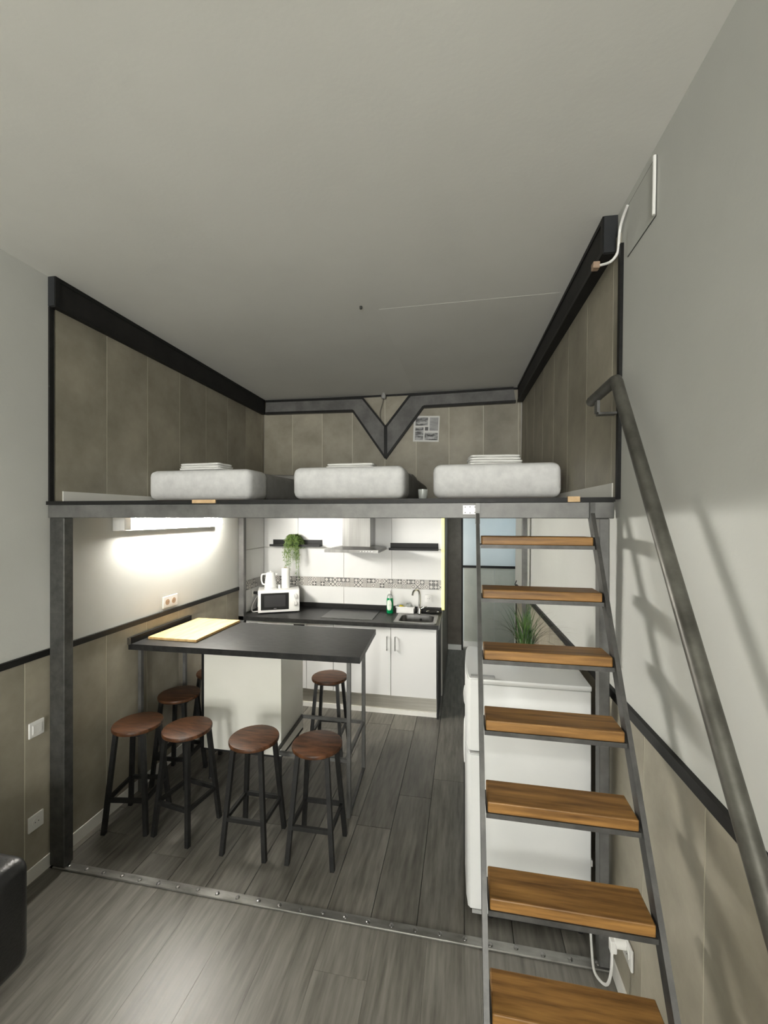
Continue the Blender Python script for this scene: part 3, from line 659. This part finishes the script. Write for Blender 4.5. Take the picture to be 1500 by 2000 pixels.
obj('roll', lathe(nb(), [(.018, 0), (.045, 0), (.046, .004), (.046, .222), (.044, .226), (.018, .226), (.017, .22)], n=28), SHEET, pr2, smooth=True)
obj('core', lathe(nb(), [(.016, .001), (.016, .228)], n=16), RAWPINE, pr2)
sc = thing('small_jar', 'tiny white jar beside the paper roll on the microwave', 'jar', mwp(.225, .13)); obj('jar_body', lathe(nb(), [(.014, 0), (.015, .02), (.011, .03)], n=16), PLW, sc, smooth=True); obj('jar_lid', lathe(nb(), [(.012, .03), (.012, .04), (.009, .042)], n=16), PLW, sc, smooth=True)
cr = thing('kettle_cord', 'white cord hanging from the microwave to the corner socket', 'cord', (-2.3, 4.42, .93))
obj('cable', tube(nb(), smoothpath([(.03, .1, .2), (-.012, .06, .17), (-.03, -.06, .07), (.0, -.13, .008), (.06, -.13, .008), (.11, -.06, .008)], 6), .005, 8), PLW, cr, smooth=True)
so = thing('corner_socket', 'white wall socket with black plug in the kitchen corner', 'socket', (-2.346, 4.40, 1.12), R(.65))
obj('plate', rbox(0.0005, .01, -.04, .04, -.04, .04, .002, 1), PLW, so); pg = obj('plug', cyl(nb(), (.028, 0, 0), (1, 0, 0), .017, .036), PLB, so, smooth=True)
obj('plug_cord', tube(nb(), smoothpath([(.046, 0, -.005), (.06, .0, -.05), (.05, -.01, -.11), (.03, .02, -.165), (.06, .06, -.183)], 6), .004, 8), PLB, pg, smooth=True)
# sink clutter
bo = thing('soap_bottle', 'green washing-up liquid bottle beside the hob', 'bottle', (-.795, 4.53, .93))
obj('liquid_body', lathe(nb(), [(.034, 0), (.038, .006), (.038, .10), (.036, .15), (.033, .165)], n=24), GREENB, bo, smooth=True)
obj('clear_shoulder', lathe(nb(), [(.033, .1652), (.028, .19), (.016, .205), (.013, .21)], n=24), CLEAR, bo, smooth=True); obj('cap', lathe(nb(), [(.013, .21), (.013, .225), (.006, .232), (.005, .242)], n=14), PLW, bo, smooth=True)
b = nb(); g = []
for j in range(9):
    a = R(-90 - 42 + 84 * j / 8 - 5); col_ = []
    for k in range(7):
        v_ = k / 6 * 2 - 1; h_ = .055 * math.sqrt(max(0.0, 1 - abs((j - 4) / 4.2) ** 4)); col_.append(b.verts.new((.0386 * math.cos(a), .0386 * math.sin(a), .09 + v_ * h_)))
    g.append(col_)
for A, B in zip(g, g[1:]):
    for k in range(6): b.faces.new((A[k], B[k], B[k + 1], A[k + 1]))
obj('paper_label', b, LABELM, bo, smooth=True)
tu = thing('sponge_tub', 'small white plastic tub behind the sink', 'tub', (-.63, 4.585, .93))
b = nb(); box(b, -.095, .095, -.045, .045, 0, .004)
for a in ((-.1, -.094, -.05, .05), (.094, .1, -.05, .05), (-.1, .1, -.05, -.044), (-.1, .1, .044, .05)): box(b, *a, .004, .07)
obj('tub_wall', b, PLW, tu); obj('tub_rim', bx(-.104, .104, -.054, -.0502, .06, .07), PLW, tu)
tag(obj('dish_sponge', rbox(-.03, .03, -.016, .016, -.02, .03, .005, 2), YEL, None, (-.675, 4.572, .975), (R(8), R(25), 0)), 'yellow sponge sticking out of the white tub', 'sponge')
tag(obj('cleaning_cup', lathe(nb(), [(.02, 0), (.026, .01), (.03, .09), (.028, .092), (.022, .03)], n=18), CLEAR, None, (-.592, 4.585, .936), smooth=True), 'clear plastic cup standing in the white tub', 'cup')
pn = thing('soap_dish', 'dark oval dish with chrome rim right of the tap', 'dish', (-.335, 4.575, .93))
b = lathe(nb(), [(.04, 0), (.06, .012), (.066, .022), (.06, .02), (.04, .008)], n=28)
for v in b.verts: v.co.y *= .6
obj('bowl', b, PLB, pn, smooth=True)
b = lathe(nb(), [(.067, .019), (.071, .022), (.067, .026), (.064, .022)], n=28)
for v in b.verts: v.co.y *= .6
obj('rim', b, CHROME, pn, smooth=True)
def socket(name, label, loc, rz, kind='socket', w=.04, double=False, ins=PLW):
    t = thing(name, label, kind, loc, rz); W_ = w * (1.9 if double else 1)
    obj('plate', rbox(-W_, W_, -.0095, -.0003, -w, w, .002, 1), PLW, t)
    for x in ((-.037, .037) if double else (0,)):
        if kind == 'switch': obj('rocker', rbox(-.027, .027, -.013, -.0095, -.027, .027, .002, 1), PLW, t); obj('indicator', bx(-.024, -.019, -.0145, -.013, -.018, .018), LACQ, t)
        else:
            i_ = obj('insert', cyl(nb(), (x, -.0105, 0), (0, 1, 0), .023, .004, 24), ins, t)
            for s in (-1, 1): obj('pin_hole', cyl(nb(), (x + s * .009, -.0128, 0), (0, 1, 0), .0028, .001, 10), PLB, i_)
    return t
socket('wall_switch', 'round-insert white socket on the tiles right of the tap', (-.385, YB - .008, 1.075), 0, 'socket', .04)
LX = lambda y: -2.3074 - math.sin(R(.647)) * y
socket('double_socket', 'white double socket with brown inserts above left chair rail', (LX(3.015) + .0005, 3.015, 1.305), R(90.6), 'socket', .045, True, SOCKBR)
socket('double_socket', 'white socket on the left wall panels below the table top', (LX(3.0) + .0095, 2.98, .985), R(90.6), 'socket', .042, True)
socket('light_switch', 'white light switch on left wall panel beside the dark post', (LX(1.915) + .0095, 1.915, .825), R(90.6), 'switch', .042)
socket('wall_socket', 'white socket low on left wall panel near the sofa', (LX(1.915) + .0095, 1.912, .315), R(90.6), 'socket', .042)
rx = .7006 - math.sin(R(1.506)) * 1.83
s2 = socket('wall_socket', 'white socket low on right wall panel behind the ladder', (rx - .007, 1.82, .265), R(-88.5), 'socket', .042)
fcord = thing('power_cord', 'white fridge plug and cord at the right wall socket', 'cord', (rx - .03, 1.835, .27))
obj('plug', cyl(nb(), (-.006, 0, .01), (1, 0, 0), .02, .04), PLW, fcord, smooth=True); obj('plug_grip', rbox(-.045, -.02, -.014, .014, -.03, .02, .004, 1), PLW, fcord)
obj('cable', tube(nb(), smoothpath([(-.035, 0, -.028), (-.04, 0, -.12), (-.05, .03, -.2), (-.07, .11, -.235), (-.06, .19, -.2), (-.052, .245, -.12), (-.045, .30, -.10)], 6), .0055, 8), PLW, fcord, smooth=True)
rd = thing('thin_rod', 'thin dark rod standing upright against the right wall behind the plant', 'rod', (.558, 4.75, 0))
obj('shaft', tube(nb(), [(0, 0, 0), (0, 0, 1.22)], .007, 8), PLB, rd, smooth=True)
obj('hook', tube(nb(), [(0, 0, 1.22), (-.012, -.004, 1.25), (.004, -.004, 1.29)], .005, 8), PLB, rd, smooth=True)
# yellow LED strip on the kitchen wall end
le = thing('led_strip', 'glowing yellow LED strip on the end edge of the kitchen wall', 'led strip', (-.2325, YB - .03, .95))
obj('profile', bx(-.012, .0, .0, .028, .0, 1.07), PLW, le); obj('light_band', bx(-.008, .0225, -.006, .02, .01, 1.06), LEDM, le)

# ------------------------------------------------------------------ cover plate and cable on right wall top
ap = thing('access_cover', 'painted access cover high on the right wall near ceiling', 'cover', RL[0]); ap.rotation_euler = RL[1]
obj('cover_plate', bx(-.004, -.0005, 1.70, 1.945, 3.10, 3.315), PLASTER, ap)
obj('shadow_gap', bx(-.002, -.0005, 1.697, 1.948, 3.097, 3.321), JOINT, ap)
cw = thing('white_cable', 'white cable running from the access cover down beside black beam', 'cable', RL[0]); cw.rotation_euler = RL[1]
obj('cable', tube(nb(), smoothpath([(-.01, 1.694, 3.315), (-.01, 1.694, 3.22), (-.01, 1.696, 3.10)], 4), .006, 8), PLW, cw, smooth=True)
obj('cable', tube(nb(), smoothpath([(-.012, 1.93, 3.305), (-.014, 1.97, 3.285), (-.016, 2.0, 3.25), (-.016, 2.01, 3.2), (-.018, 2.02, 3.16), (-.04, 2.04, 3.135), (-.075, 2.09, 3.15)], 6), .006, 8), PLW, cw, smooth=True)
obj('connector', rbox(-.10, -.07, 2.075, 2.11, 3.135, 3.165, .003, 1), SOCKBR, cw)

# ------------------------------------------------------------------ sofa
sf = thing('leather_sofa', 'black leather sofa against the left wall at the near edge', 'sofa', (-2.0, .4, 0))
def soft(name, a, r=.05, lab=None): return obj(name, rbox(a[0] + 2, a[1] + 2, a[2] - .4, a[3] - .4, a[4], a[5], r, 4), LEATHER, sf, smooth=True)
soft('base', (-2.27, -1.77, -.6, 1.28, .08, .30), .02); soft('arm', (-2.27, -1.675, 1.13, 1.375, .235, .665)); soft('arm', (-2.27, -1.675, -.70, -.48, .235, .66))
soft('seat_cushion', (-2.12, -1.73, -.47, .32, .302, .45)); soft('seat_cushion', (-2.12, -1.73, .33, 1.12, .302, .45)); soft('backrest', (-2.275, -2.125, -.47, 1.12, .305, .88))
for x in (-2.22, -1.82):
    for y in (-.55, 1.23): obj('leg', lathe(nb(), [(.02, 0), (.025, .08)], x + 2, y - .4, 12), PLB, sf)
